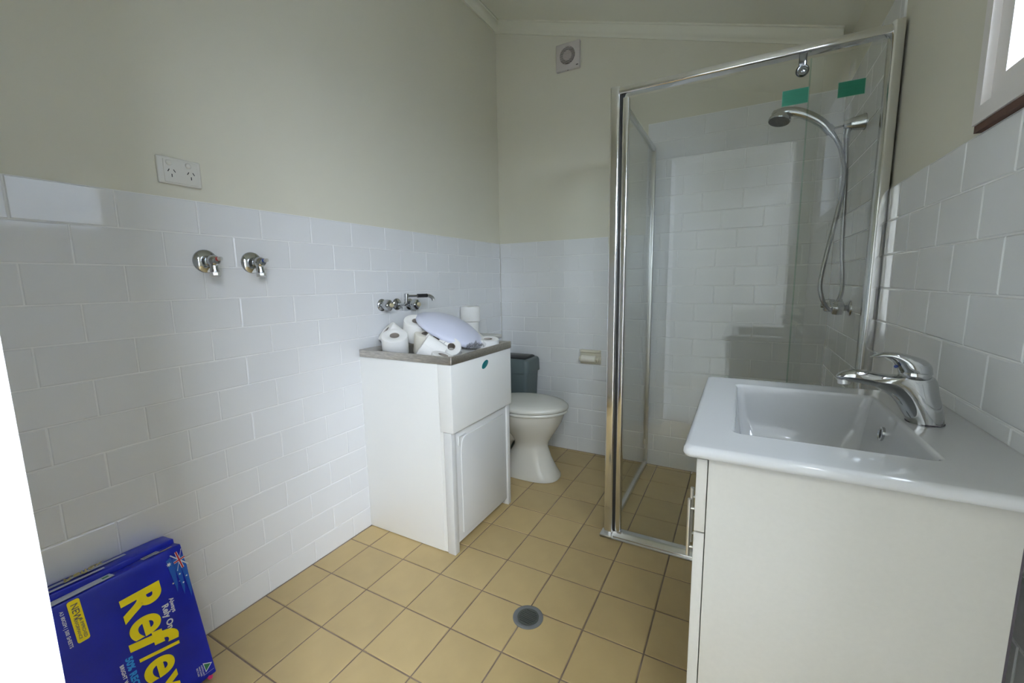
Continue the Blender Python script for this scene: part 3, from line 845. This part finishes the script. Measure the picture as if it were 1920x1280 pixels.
# sliding door pane (front) and fixed pane behind it
MB().box(1.097, 1.905, 0.032, 1.722, 1.9095, 1.866).build('sliding_pane', M['glass'], sc_)
MB().box(1.690, 1.9235, 0.030, W - 0.026, 1.9280, 1.872).build('fixed_pane', M['glass'], sc_)
MB().box(1.686, 1.9225, 0.030, 1.690, 1.9290, 1.872).build('pane_edge', glass_mat('pane_edge_glass', (0.80, 0.90, 0.86), 0.05), sc_)
# hanger with round knob
hg = MB().box(1.652, 1.896, 1.845, 1.674, 1.905, 1.885).build('hanger', M['dkchrome'], sc_, bevel=0.002)
MB().at(frame((1.6635, 1.906, 1.832), (0, -1, 0), (1, 0, 0))).lathe([(0.0, -0.002), (0.017, -0.002), (0.019, 0.002), (0.019, 0.006), (0.015, 0.010), (0.010, 0.0085), (0.004, 0.011), (0.0, 0.011)], 32).build('hanger_disc', M['dkchrome'], sc_, smooth=True)
for (xa, xb, za, zb) in ((1.612, 1.686, 1.731, 1.780), (1.766, 1.836, 1.733, 1.780)):
    yg = 1.9049 if xa < 1.7 else 1.9234
    st = MB().box(xa, yg - 0.0006, za, xb, yg, zb).build('sticker', M['green_edge'], sc_)
    st['label'] = 'pale edged dark green rectangular sticker on the glass'
    MB().box(xa + 0.0012, yg - 0.0012, za + 0.0012, xb - 0.0012, yg - 0.0005, zb - 0.0012).build('sticker_print', M['green'], st)

# ------------------------------------------------------------------ shower fittings
wall_cock(W, 2.275, 1.034, -1, 'chrome shower tap nearer the glass on the right shower wall', 'shower taps', 'shower_tap', 1.05)
wall_cock(W, 2.455, 1.034, -1, 'chrome shower tap nearer the back wall of the shower', 'shower taps', 'shower_tap', 1.05)
sh = thing('hand_shower', 'chrome hand shower with dark spray face and flexible hose in wall bracket', 'hand shower', (W, 2.312, 1.75))
MB().at(frame((W, 2.312, 1.755), (-1, 0, -0.05), (0, 1, 0))).lathe([(0.030, 0.0), (0.030, 0.004), (0.028, 0.010), (0.022, 0.045), (0.016, 0.062), (0.012, 0.068), (0.0, 0.068)], 32).build('bracket', M['chrome'], sh, smooth=True)
MB().tube([(1.862, 2.312, 1.735), (1.858, 2.312, 1.700)], [0.012, 0.009], 16).build('bracket_outlet', M['chrome'], sh, smooth=True)
MB().tube([(1.852, 2.312, 1.752), (1.800, 2.305, 1.742)], 0.004, 10).at(frame((1.800, 2.303, 1.742), (0.62, 0, -0.78), (0, 1, 0))).lathe([(0.018, -0.012), (0.018, 0.010), (0.0155, 0.010), (0.0155, -0.012), (0.018, -0.012)], 24, cap=False).build('cradle', M['chrome'], sh, smooth=True)
# handset: curved handle growing into the head
hp = sm([(1.806, 2.300, 1.728), (1.776, 2.300, 1.768), (1.735, 2.300, 1.802), (1.692, 2.300, 1.826), (1.655, 2.300, 1.836), (1.625, 2.300, 1.832), (1.605, 2.300, 1.822)], 5)
nh = len(hp)
rads = []
for k in range(nh):
    t = k / (nh - 1)
    rads.append(0.0155 + 0.003 * math.sin(t * PI) + (0.008 * max(0, (t - 0.62) / 0.38) if t < 0.9 else 0.008 - 0.06 * (t - 0.9)))
MB().tube(hp, rads, 20).build('handle', M['chrome'], sh, smooth=True)
Fh = frame((1.628, 2.300, 1.812), (-0.18, -0.22, -0.96))
MB().at(Fh).lathe([(0.0, -0.024), (0.020, -0.022), (0.034, -0.013), (0.0405, 0.0), (0.0415, 0.008), (0.039, 0.011)], 40).build('head', M['chrome'], sh, smooth=True)
fc = MB().at(Fh).lathe([(0.038, 0.006), (0.0385, 0.0115), (0.0, 0.0125)], 40).build('spray_face', M['rose'], sh, smooth=True)
nz = MB()
for rr2, cnt in ((0.009, 6), (0.018, 12), (0.027, 18)):
    for k in range(cnt):
        a = 2 * PI * k / cnt
        nz.at(Fh @ Matrix.Translation((rr2 * math.cos(a), rr2 * math.sin(a), 0.0118))).lathe([(0.0016, 0), (0.0011, 0.0018)], 6)
nz.build('nozzles', M['black'], fc)['kind'] = 'stuff'
MB().tube([(1.803, 2.300, 1.733), (1.822, 2.300, 1.706)], [0.0115, 0.0085], 14).build('hose_nut', M['chrome'], sh, smooth=True)
hose = sm([(1.858, 2.312, 1.702), (1.862, 2.312, 1.66), (1.868, 2.312, 1.56), (1.872, 2.312, 1.42), (1.876, 2.310, 1.28), (1.885, 2.305, 1.16), (1.884, 2.29, 1.09), (1.858, 2.268, 1.030), (1.832, 2.250, 1.040), (1.812, 2.245, 1.085),
           (1.806, 2.250, 1.14), (1.818, 2.262, 1.24), (1.838, 2.275, 1.36), (1.856, 2.285, 1.49), (1.858, 2.292, 1.58), (1.842, 2.300, 1.66), (1.820, 2.300, 1.71)], 22)
hr = []
for k in range(len(hose)):
    hr.append(0.0076 + (0.0006 if k % 2 else 0.0))
MB().tube(hose, hr, 10).build('hose', M['hose'], sh, smooth=True)

# ------------------------------------------------------------------ vanity
VX0, VX1, VY0, VY1 = 1.492, 1.858, 0.872, 1.412
vn = thing('vanity_unit', 'cream vanity cabinet with white moulded basin top at right', 'vanity', (1.68, 1.14, 0))
MB().box(VX0, VY0, 0.10, VX1, VY0 + 0.017, 0.862).build('side_panel', M['vanity'], vn, bevel=0.0008)
MB().box(VX0, VY1 - 0.017, 0.10, VX1, VY1, 0.862).build('side_panel', M['vanity'], vn, bevel=0.0008)
MB().box(VX1, VY0 + 0.001, 0.0, VX1 + 0.003, VY0 + 0.017, 0.862).build('dark_edge_strip', M['edge'], vn)  # thin dark strip along the back edge of the side panel
MB().box(VX0, VY0 + 0.017, 0.10, VX1, VY1 - 0.017, 0.118).box(VX1 - 0.012, VY0 + 0.017, 0.118, VX1, VY1 - 0.017, 0.70).build('carcass', M['vanity'], vn)
MB().box(VX0 + 0.04, VY0 + 0.0, 0.0, VX1, VY1, 0.10).build('kickboard', M['vanity'], vn)
MB().box(1.4735, VY0 + 0.001, 0.7285, VX0 - 0.0015, VY1 - 0.001, 0.860).build('drawer_front', M['vanity'], vn, bevel=0.001)
ymid = (VY0 + VY1) / 2
for (ya, yb, yh) in ((VY0 + 0.001, ymid - 0.001, 1.117), (ymid + 0.001, VY1 - 0.001, 1.176)):
    d_ = MB().box(1.4735, ya, 0.104, VX0 - 0.0015, yb, 0.7255).build('door', M['vanity'], vn, bevel=0.001)
    h_ = MB().tube([(1.446, yh, 0.522), (1.446, yh, 0.662)], 0.0045, 12)
    for zz in (0.545, 0.640):
        h_.tube([(1.446, yh, zz), (1.474, yh, zz)], 0.0035, 10)
    h_.build('handle', M['satin'], d_, smooth=True)
# basin top
BX0, BX1, BY0, BY1, BZ = 1.4525, 1.9145, 0.852, 1.428, 0.887
ix0, ix1, iy0, iy1 = 1.528, 1.800, 0.955, 1.347
def bring(x0, y0, x1, y1, r, z):
    return rrect(x0, y0, x1, y1, r, z, 8)
rg = [bring(BX0 + 0.010, BY0 + 0.010, BX1 - 0.002, BY1 - 0.010, 0.006, BZ - 0.0215),
      bring(BX0 + 0.003, BY0 + 0.003, BX1, BY1 - 0.003, 0.010, BZ - 0.019),
      bring(BX0, BY0, BX1, BY1, 0.012, BZ - 0.013),
      bring(BX0 + 0.0008, BY0 + 0.0008, BX1, BY1 - 0.0008, 0.012, BZ - 0.006),
      bring(BX0 + 0.004, BY0 + 0.004, BX1, BY1 - 0.004, 0.012, BZ - 0.0015),
      bring(BX0 + 0.009, BY0 + 0.009, BX1, BY1 - 0.009, 0.011, BZ),
      bring(BX0 + 0.030, BY0 + 0.030, BX1 - 0.006, BY1 - 0.030, 0.012, BZ - 0.0005),
      bring(ix0 - 0.010, iy0 - 0.010, ix1 + 0.010, iy1 + 0.010, 0.020, BZ - 0.0005),
      bring(ix0 - 0.007, iy0 - 0.007, ix1 + 0.007, iy1 + 0.007, 0.018, BZ + 0.0004),
      bring(ix0 - 0.004, iy0 - 0.004, ix1 + 0.004, iy1 + 0.004, 0.016, BZ + 0.0000),
      bring(ix0 - 0.001, iy0 - 0.001, ix1 + 0.001, iy1 + 0.001, 0.015, BZ - 0.0022),
      bring(ix0 + 0.001, iy0 + 0.001, ix1 - 0.001, iy1 - 0.001, 0.014, BZ - 0.007),
      bring(ix0 + 0.003, iy0 + 0.003, ix1 - 0.006, iy1 - 0.003, 0.018, BZ - 0.03),
      bring(ix0 + 0.008, iy0 + 0.008, ix1 - 0.014, iy1 - 0.008, 0.022, BZ - 0.08),
      bring(ix0 + 0.016, iy0 + 0.016, ix1 - 0.022, iy1 - 0.016, 0.030, BZ - 0.125),
      bring(ix0 + 0.045, iy0 + 0.045, ix1 - 0.050, iy1 - 0.045, 0.045, BZ - 0.142),
      bring(ix0 + 0.10, iy0 + 0.15, ix1 - 0.10, iy1 - 0.15, 0.020, BZ - 0.147)]
MB().rings(rg, cap='end').build('basin_top', M['ceramic'], vn, smooth=True).modifiers.new('flat', 'WEIGHTED_NORMAL')
of = frame((1.7895, 1.205, 0.843), (-1, 0, 0.12), (0, 1, 0))
MB().at(of).lathe([(0.0145, -0.003), (0.0145, 0.002), (0.012, 0.003), (0.0095, 0.001), (0.0095, -0.002)], 28, cap=False).build('overflow_ring', M['chrome'], vn, smooth=True)
MB().at(of).lathe([(0.0098, -0.002), (0.0098, 0.0005)], 24).build('overflow_hole', M['dark'], vn)
MB().at(Matrix.Translation((1.66, 1.15, 0.7405))).lathe([(0.031, 0.0), (0.031, 0.002), (0.026, 0.003), (0.0, 0.004)], 32).build('plug_waste', M['chrome'], vn, smooth=True)

# ------------------------------------------------------------------ basin mixer (side outline in the x-z plane, lofted across y)
ty = 1.165
mx = thing('basin_mixer', 'chrome lever basin mixer standing on the white vanity top', 'tap', (1.84, ty, BZ))
body = [((1.866, .887), (1.813, .887)), ((1.865, .895), (1.811, .893)), ((1.862, .916), (1.804, .905)), ((1.855, .943), (1.793, .924)), ((1.847, .972), (1.778, .939)), ((1.824, .9785), (1.762, .948)), ((1.795, .9745), (1.749, .951)),
        ((1.776, .974), (1.738, .953)), ((1.747, .978), (1.726, .954)), ((1.727, .979), (1.716, .955)), ((1.710, .973), (1.708, .958)), ((1.702, .966), (1.701, .961))]
wid = [0.0265, 0.026, 0.025, 0.0235, 0.022, 0.0205, 0.0185, 0.0175, 0.0175, 0.0165, 0.013, 0.005]
def loft2(pairs, widths, n=24, sub=4, sq=0.0):
    A = sm([(a[0], 0, a[1]) for a, b in pairs], sub)
    B = sm([(b[0], 0, b[1]) for a, b in pairs], sub)
    Wd = sm([(x, 0, 0) for x in widths], sub)
    out = []
    for a, b, w_ in zip(A, B, Wd):
        c_ = (a + b) / 2
        h = (a - b) / 2
        ring = []
        for i in range(n):
            t = 2 * PI * i / n
            ct, st = math.cos(t), math.sin(t)
            p = c_ + h * math.copysign(abs(ct) ** (1 - sq), ct)
            ring.append((p.x, ty + w_.x * math.copysign(abs(st) ** (1 - sq), st), p.z))
        out.append(ring)
    return out
MB().rings(loft2(body, wid, sq=0.12)).build('body', M['chrome'], mx, smooth=True)
lev = [((1.843, .980), (1.794, .979)), ((1.842, .985), (1.7935, .983)), ((1.840, .994), (1.791, .988)), ((1.832, 1.004), (1.787, .996)), ((1.815, 1.011), (1.781, 1.003)), ((1.794, 1.016), (1.773, 1.007)), ((1.772, 1.0155), (1.765, 1.007)), ((1.760, 1.011), (1.758, 1.006)), ((1.752, 1.0065), (1.751, 1.005))]
MB().rings(loft2(lev, [0.021, 0.0215, 0.022, 0.0215, 0.020, 0.0175, 0.014, 0.010, 0.004], sq=0.08)).build('lever', M['chrome'], mx, smooth=True)
MB().at(frame((1.818, ty, .978), (0.05, 0, 1))).lathe([(0.0225, -0.006), (0.0235, -0.003), (0.0235, 0.003), (0.0225, 0.004)], 36).build('collar', M['chrome'], mx, smooth=True)
MB().at(frame((1.714, ty, .9555), (0.08, 0, -1))).lathe([(0.0105, -0.003), (0.0105, 0.006), (0.0085, 0.0075), (0.0, 0.007)], 24).build('aerator', M['satin'], mx, smooth=True)
MB().at(frame((1.7875, ty - 0.0125, .992), (-0.62, -0.75, -0.1))).lathe([(0.0028, -0.001), (0.0028, 0.0026), (0.0, 0.003)], 16).build('indicator', M['cold'], mx, smooth=True)
MB().at(frame((1.8395, ty, BZ), (0, 0, 1)) @ Matrix.Diagonal((1.02, 1, 1, 1))).lathe([(0.0268, 0.0), (0.0272, 0.0015), (0.0262, 0.003)], 32).build('base_ring', M['edge'], mx, smooth=True)

# ------------------------------------------------------------------ paper reams
def text_mesh(s, size, m, parent, x, y, z, bold=0.0, shear=0.0, sx=1.0, name='lettering', spacing=1.0, extrude=0.00012):
    cu = bpy.data.curves.new(name, 'FONT')
    cu.body = s
    cu.size = size
    cu.bevel_depth = bold
    cu.bevel_resolution = 0
    cu.shear = shear
    cu.space_character = spacing
    cu.extrude = extrude
    tmp = bpy.data.objects.new(name, cu)
    COL.objects.link(tmp)
    dg = bpy.context.evaluated_depsgraph_get()
    me = bpy.data.meshes.new_from_object(tmp.evaluated_get(dg))
    bpy.data.objects.remove(tmp)
    me.materials.clear()
    me.materials.append(m)
    o = bpy.data.objects.new(name, me)
    COL.objects.link(o)
    o.parent = parent
    o.location = (x, y, z)
    o.scale = (sx, 1, 0.08)
    return o


def ream(origin, lean, twist, label, front):
    # local frame: X down the long edge, Y to the right (towards the back of the room), Z out of the face; origin at the top right corner of the face
    ed = Vector((math.sin(lean), 0, -math.cos(lean)))
    n = ed.cross(Vector((0, 1, 0)))
    Rm = Matrix(((ed.x, 0, n.x, origin[0]), (ed.y, 1, n.y, origin[1]), (ed.z, 0, n.z, origin[2]), (0, 0, 0, 1))) @ rz(twist)
    L_, Wd_, T_ = 0.409, 0.297, 0.050
    base = Rm @ Matrix.Translation((L_, 0, 0))
    t = thing('paper_ream', label, 'paper ream', None, 'paper reams leaning on the left wall', matrix=base)
    m = MB()
    # wrapped block with softened, slightly crushed edges
    nx, ny = 14, 10
    def pt(i, j, top):
        u_, v_ = i / nx, j / ny
        x, y = -L_ + L_ * u_, -Wd_ * v_
        z = 0.0 if top else -T_
        dz = 0.0016 * noise.noise(Vector((u_ * 5, v_ * 4, 3 if top else 8)))
        e = min(u_, 1 - u_, v_, 1 - v_)
        if e < 0.001:
            dz -= 0.002 if top else -0.002
        return (x, y, z + dz)
    vs2, fs2 = [], []
    for top in (1, 0):
        for i in range(nx + 1):
            for j in range(ny + 1):
                vs2.append(pt(i, j, top))
    N = (nx + 1) * (ny + 1)
    for i in range(nx):
        for j in range(ny):
            a = i * (ny + 1) + j
            fs2.append((a, a + 1, a + ny + 2, a + ny + 1))
            fs2.append((N + a, N + a + ny + 1, N + a + ny + 2, N + a + 1))
    for i in range(nx):
        for j in (0, ny):
            a = i * (ny + 1) + j
            fs2.append((a, a + ny + 1, N + a + ny + 1, N + a))
    for j in range(ny):
        for i in (0, nx):
            a = i * (ny + 1) + j
            fs2.append((a, a + 1, N + a + 1, N + a))
    m.add(vs2, fs2)
    m.build('wrapper', M['blue'], t, bevel=0.0035, seg=2, angle=60, local=True, smooth=True)
    return t


def flat(parent, pts, m, name, z=0.0006, th=0.0003, label=None):
    b = MB().prism(pts, z - th, z, 'z')
    o = b.build(name, m, parent, local=True)
    if label: o['label'] = label
    return o


LL = 0.409
back = ream((0.062, 0.668, 0.416), math.radians(8.5), 0.0, 'blue wrapped paper ream behind the other, against the tiled wall', False)
frnt = ream((0.104, 0.668, 0.410), math.radians(12.4), math.radians(1.8), 'blue wrapped paper ream in front with large yellow lettering', True)
# end face (top) prints, in the local frame x = -LL plane ----- helper maps (s along right->left, d from face to back)
def endprint(parent, s0, s1, d0, d1, m, name, lift=0.0035, lab=None):
    b = MB().box(-LL - lift, -s1, -d1, -LL - lift + 0.0008, -s0, -d0)
    o = b.build(name, m, parent, local=True)
    if lab: o['label'] = lab
    return o
endprint(back, 0.155, 0.275, 0.002, 0.014, M['silver'], 'torn_wrap', 0.003)
endprint(back, 0.10, 0.292, 0.034, 0.048, M['silver'], 'folded_wrap', 0.0025)
endprint(frnt, 0.048, 0.085, 0.012, 0.034, M['pwhite'], 'barcode_label')
for k in range(4):
    endprint(frnt, 0.050, 0.083, 0.015 + k * 0.0048, 0.0165 + k * 0.0048, M['dprint'], 'barcode_line', 0.0038)
endprint(frnt, 0.150, 0.294, 0.004, 0.044, M['sheet'], 'side_label')
endprint(frnt, 0.157, 0.170, 0.016, 0.028, M['pgreen'], 'green_triangle', 0.0038)
endprint(frnt, 0.02, 0.06, 0.004, 0.008, M['gold'], 'gold_stripe', 0.0038)
# crumpled end flap rising at the right of the rear ream
MB().prism([(-0.13, 0.0), (-0.06, 0.012), (-0.004, 0.022), (0.002, 0.010), (0.0, 0.0)], -0.052, -0.046, 'x').at(Matrix.Identity(4)).build('end_flap', M['blue'], back, local=True)
_fl = back.children[-1]
_fl.matrix_local = Matrix(((0, 0, -1, -LL), (0, 1, 0, 0), (1, 0, 0, 0.0), (0, 0, 0, 1)))
# folded shoulder with gold lettering lying along rear top edge
_t = text_mesh('Reflex', 0.030, M['gold'], back, 0, 0, 0, 0.0006)
_t.matrix_local = Matrix(((0, 0.25, -1, -LL - 0.0045), (1, 0, 0, -0.225), (0, 0.97, 0, -0.048), (0, 0, 0, 1)))
# main face
zf = 0.0022
def letter(ch, t0, t1, s0, s1, shear=0.0, bold=0.0):
    # one big letter fitted between t0..t1 down the ream and s0 (foot) .. s1 (head) across it
    o = text_mesh(ch, 0.12, M['yellow'], frnt, 0, 0, zf, bold, shear, name='yellow_letter')
    xs = [v.co.x for v in o.data.vertices]; ys = [v.co.y for v in o.data.vertices]
    w_, h_ = max(xs) - min(xs), max(ys) - min(ys)
    kx, ky = (t1 - t0) / w_, (s0 - s1) / h_
    o.scale = (kx, ky, 0.08)
    o.location = (-LL + t0 - min(xs) * kx, -s0 - min(ys) * ky, zf)
letter('R', 0.066, 0.132, 0.158, 0.070, 0.0, 0.0055)
letter('e', 0.136, 0.190, 0.156, 0.088, 0.08, 0.0030)
letter('f', 0.186, 0.244, 0.164, 0.060, 0.25, 0.0052)
letter('l', 0.236, 0.262, 0.152, 0.064, 0.45, 0.0052)
letter('e', 0.262, 0.316, 0.152, 0.084, 0.08, 0.0030)
letter('x', 0.318, 0.376, 0.152, 0.086, 0.05, 0.0050)
text_mesh('Always', 0.0145, M['pwhite'], frnt, -LL + 0.130, -0.0605, zf, 0.0004)
text_mesh('Rely On', 0.0205, M['pwhite'], frnt, -LL + 0.138, -0.079, zf, 0.0008, spacing=1.05)
text_mesh('50% RECYCLED', 0.0195, M['lblue'], frnt, -LL + 0.214, -0.1765, zf, 0.0010, spacing=1.08)
text_mesh('BRIGHT WHITE | CARBON NEUTRAL', 0.0105, M['pwhite'], frnt, -LL + 0.222, -0.190, zf, 0.0004, spacing=1.1)
def rr2(x0, y0, x1, y1, r):
    return [(p[0], p[1]) for p in rrect(x0, y0, x1, y1, r, 0, 4)]
yl = flat(frnt, rr2(-LL + 0.005, -0.246, -LL + 0.112, -0.223, 0.005), M['yellow'], 'yellow_badge', zf + 0.0002)
text_mesh('NEW', 0.0185, M['dprint'], frnt, -LL + 0.014, -0.2405, zf + 0.0006, 0.0002)
text_mesh('& IMPROVED', 0.0085, M['dprint'], frnt, -LL + 0.056, -0.2325, zf + 0.0006, 0.0001)
text_mesh('PERFORMANCE', 0.0080, M['dprint'], frnt, -LL + 0.048, -0.2415, zf + 0.0006, 0.0001)
text_mesh('A3 80GSM | 500 SHEETS', 0.0092, M['pwhite'], frnt, -LL + 0.018, -0.2605, zf, 0.0002)
# flag: blue swoosh, union flag canton, stars
sw = []
for k in range(3):
    x0 = -LL + 0.028 + 0.004 * k
    yy = -0.038 + 0.014 * k
    pts = [(x0, yy - 0.006), (x0 + 0.035, yy - 0.004), (x0 + 0.075 + 0.012 * k, yy - 0.0005), (x0 + 0.098 + 0.012 * k, yy + 0.001), (x0 + 0.075 + 0.012 * k, yy + 0.006), (x0 + 0.03, yy + 0.009), (x0 - 0.006, yy + 0.006)]
    flat(frnt, pts, M['mblue'], 'flag_wave', zf)
Fg = Matrix.Translation((-LL + 0.041, -0.0145, 0)) @ rz(math.radians(8))
def fl2(pts, m, z):
    q_ = [(Fg @ Vector((a, b, 0))) for a, b in pts]
    return flat(frnt, [(p.x, p.y) for p in q_], m, 'union_flag', z)
hx, hy = 0.026, 0.014
fl2([(-hx, -0.0032), (hx, -0.0032), (hx, 0.0032), (-hx, 0.0032)], M['pwhite'], zf + 0.0003)
fl2([(-0.0032, -hy), (0.0032, -hy), (0.0032, hy), (-0.0032, hy)], M['pwhite'], zf + 0.0003)
for sgn in (1, -1):
    fl2([(-hx, -sgn * hy - 0.0012), (-hx + 0.002, -sgn * hy - 0.0012), (hx, sgn * hy - 0.0012), (hx, sgn * hy + 0.0012), (hx - 0.002, sgn * hy + 0.0012), (-hx, -sgn * hy + 0.0012)], M['pwhite'], zf + 0.0002)
fl2([(-hx, -0.0018), (hx, -0.0018), (hx, 0.0018), (-hx, 0.0018)], M['red'], zf + 0.0006)
fl2([(-0.0018, -hy), (0.0018, -hy), (0.0018, hy), (-0.0018, hy)], M['red'], zf + 0.0006)
def star(x, y, r, k=7):
    pts = []
    for i in range(2 * k):
        a = PI * i / k
        rr3 = r if i % 2 == 0 else r * 0.45
        pts.append((x + rr3 * math.cos(a), y + rr3 * math.sin(a)))
    flat(frnt, pts, M['pwhite'], 'flag_star', zf + 0.0004)
for (x, y, r) in ((0.040, -0.040, 0.0065), (0.080, -0.022, 0.003), (0.094, -0.008, 0.003), (0.096, -0.042, 0.003), (0.108, -0.019, 0.003), (0.099, -0.027, 0.0016)):
    star(-LL + x, y, r)
flat(frnt, [(-LL + 0.358, -0.028), (-LL + 0.388, -0.026), (-LL + 0.372, -0.006)], M['pwhite'], 'recycled_mark', zf)
flat(frnt, [(-LL + 0.362, -0.0262), (-LL + 0.384, -0.0248), (-LL + 0.372, -0.010)], M['pgreen'], 'recycled_mark', zf + 0.0004)
for k in range(3):
    text_mesh(('AUSTRALIAN', 'MADE PAPER', 'RECYCLED')[k], 0.0052, M['pwhite'], frnt, -LL + 0.360, -0.0335 - 0.006 * k, zf, 0.0001)
flat(frnt, [(-LL + 0.392, -0.034), (-LL + 0.3925, -0.034), (-LL + 0.3925, -0.006), (-LL + 0.392, -0.006)], M['pwhite'], 'print_rule', zf)
flat(frnt, [(-LL + 0.402, -0.022), (-LL + 0.408, -0.012), (-LL + 0.416, -0.016), (-LL + 0.414, -0.024), (-LL + 0.406, -0.027)], M['pink'], 'pink_ribbon_mark', zf)
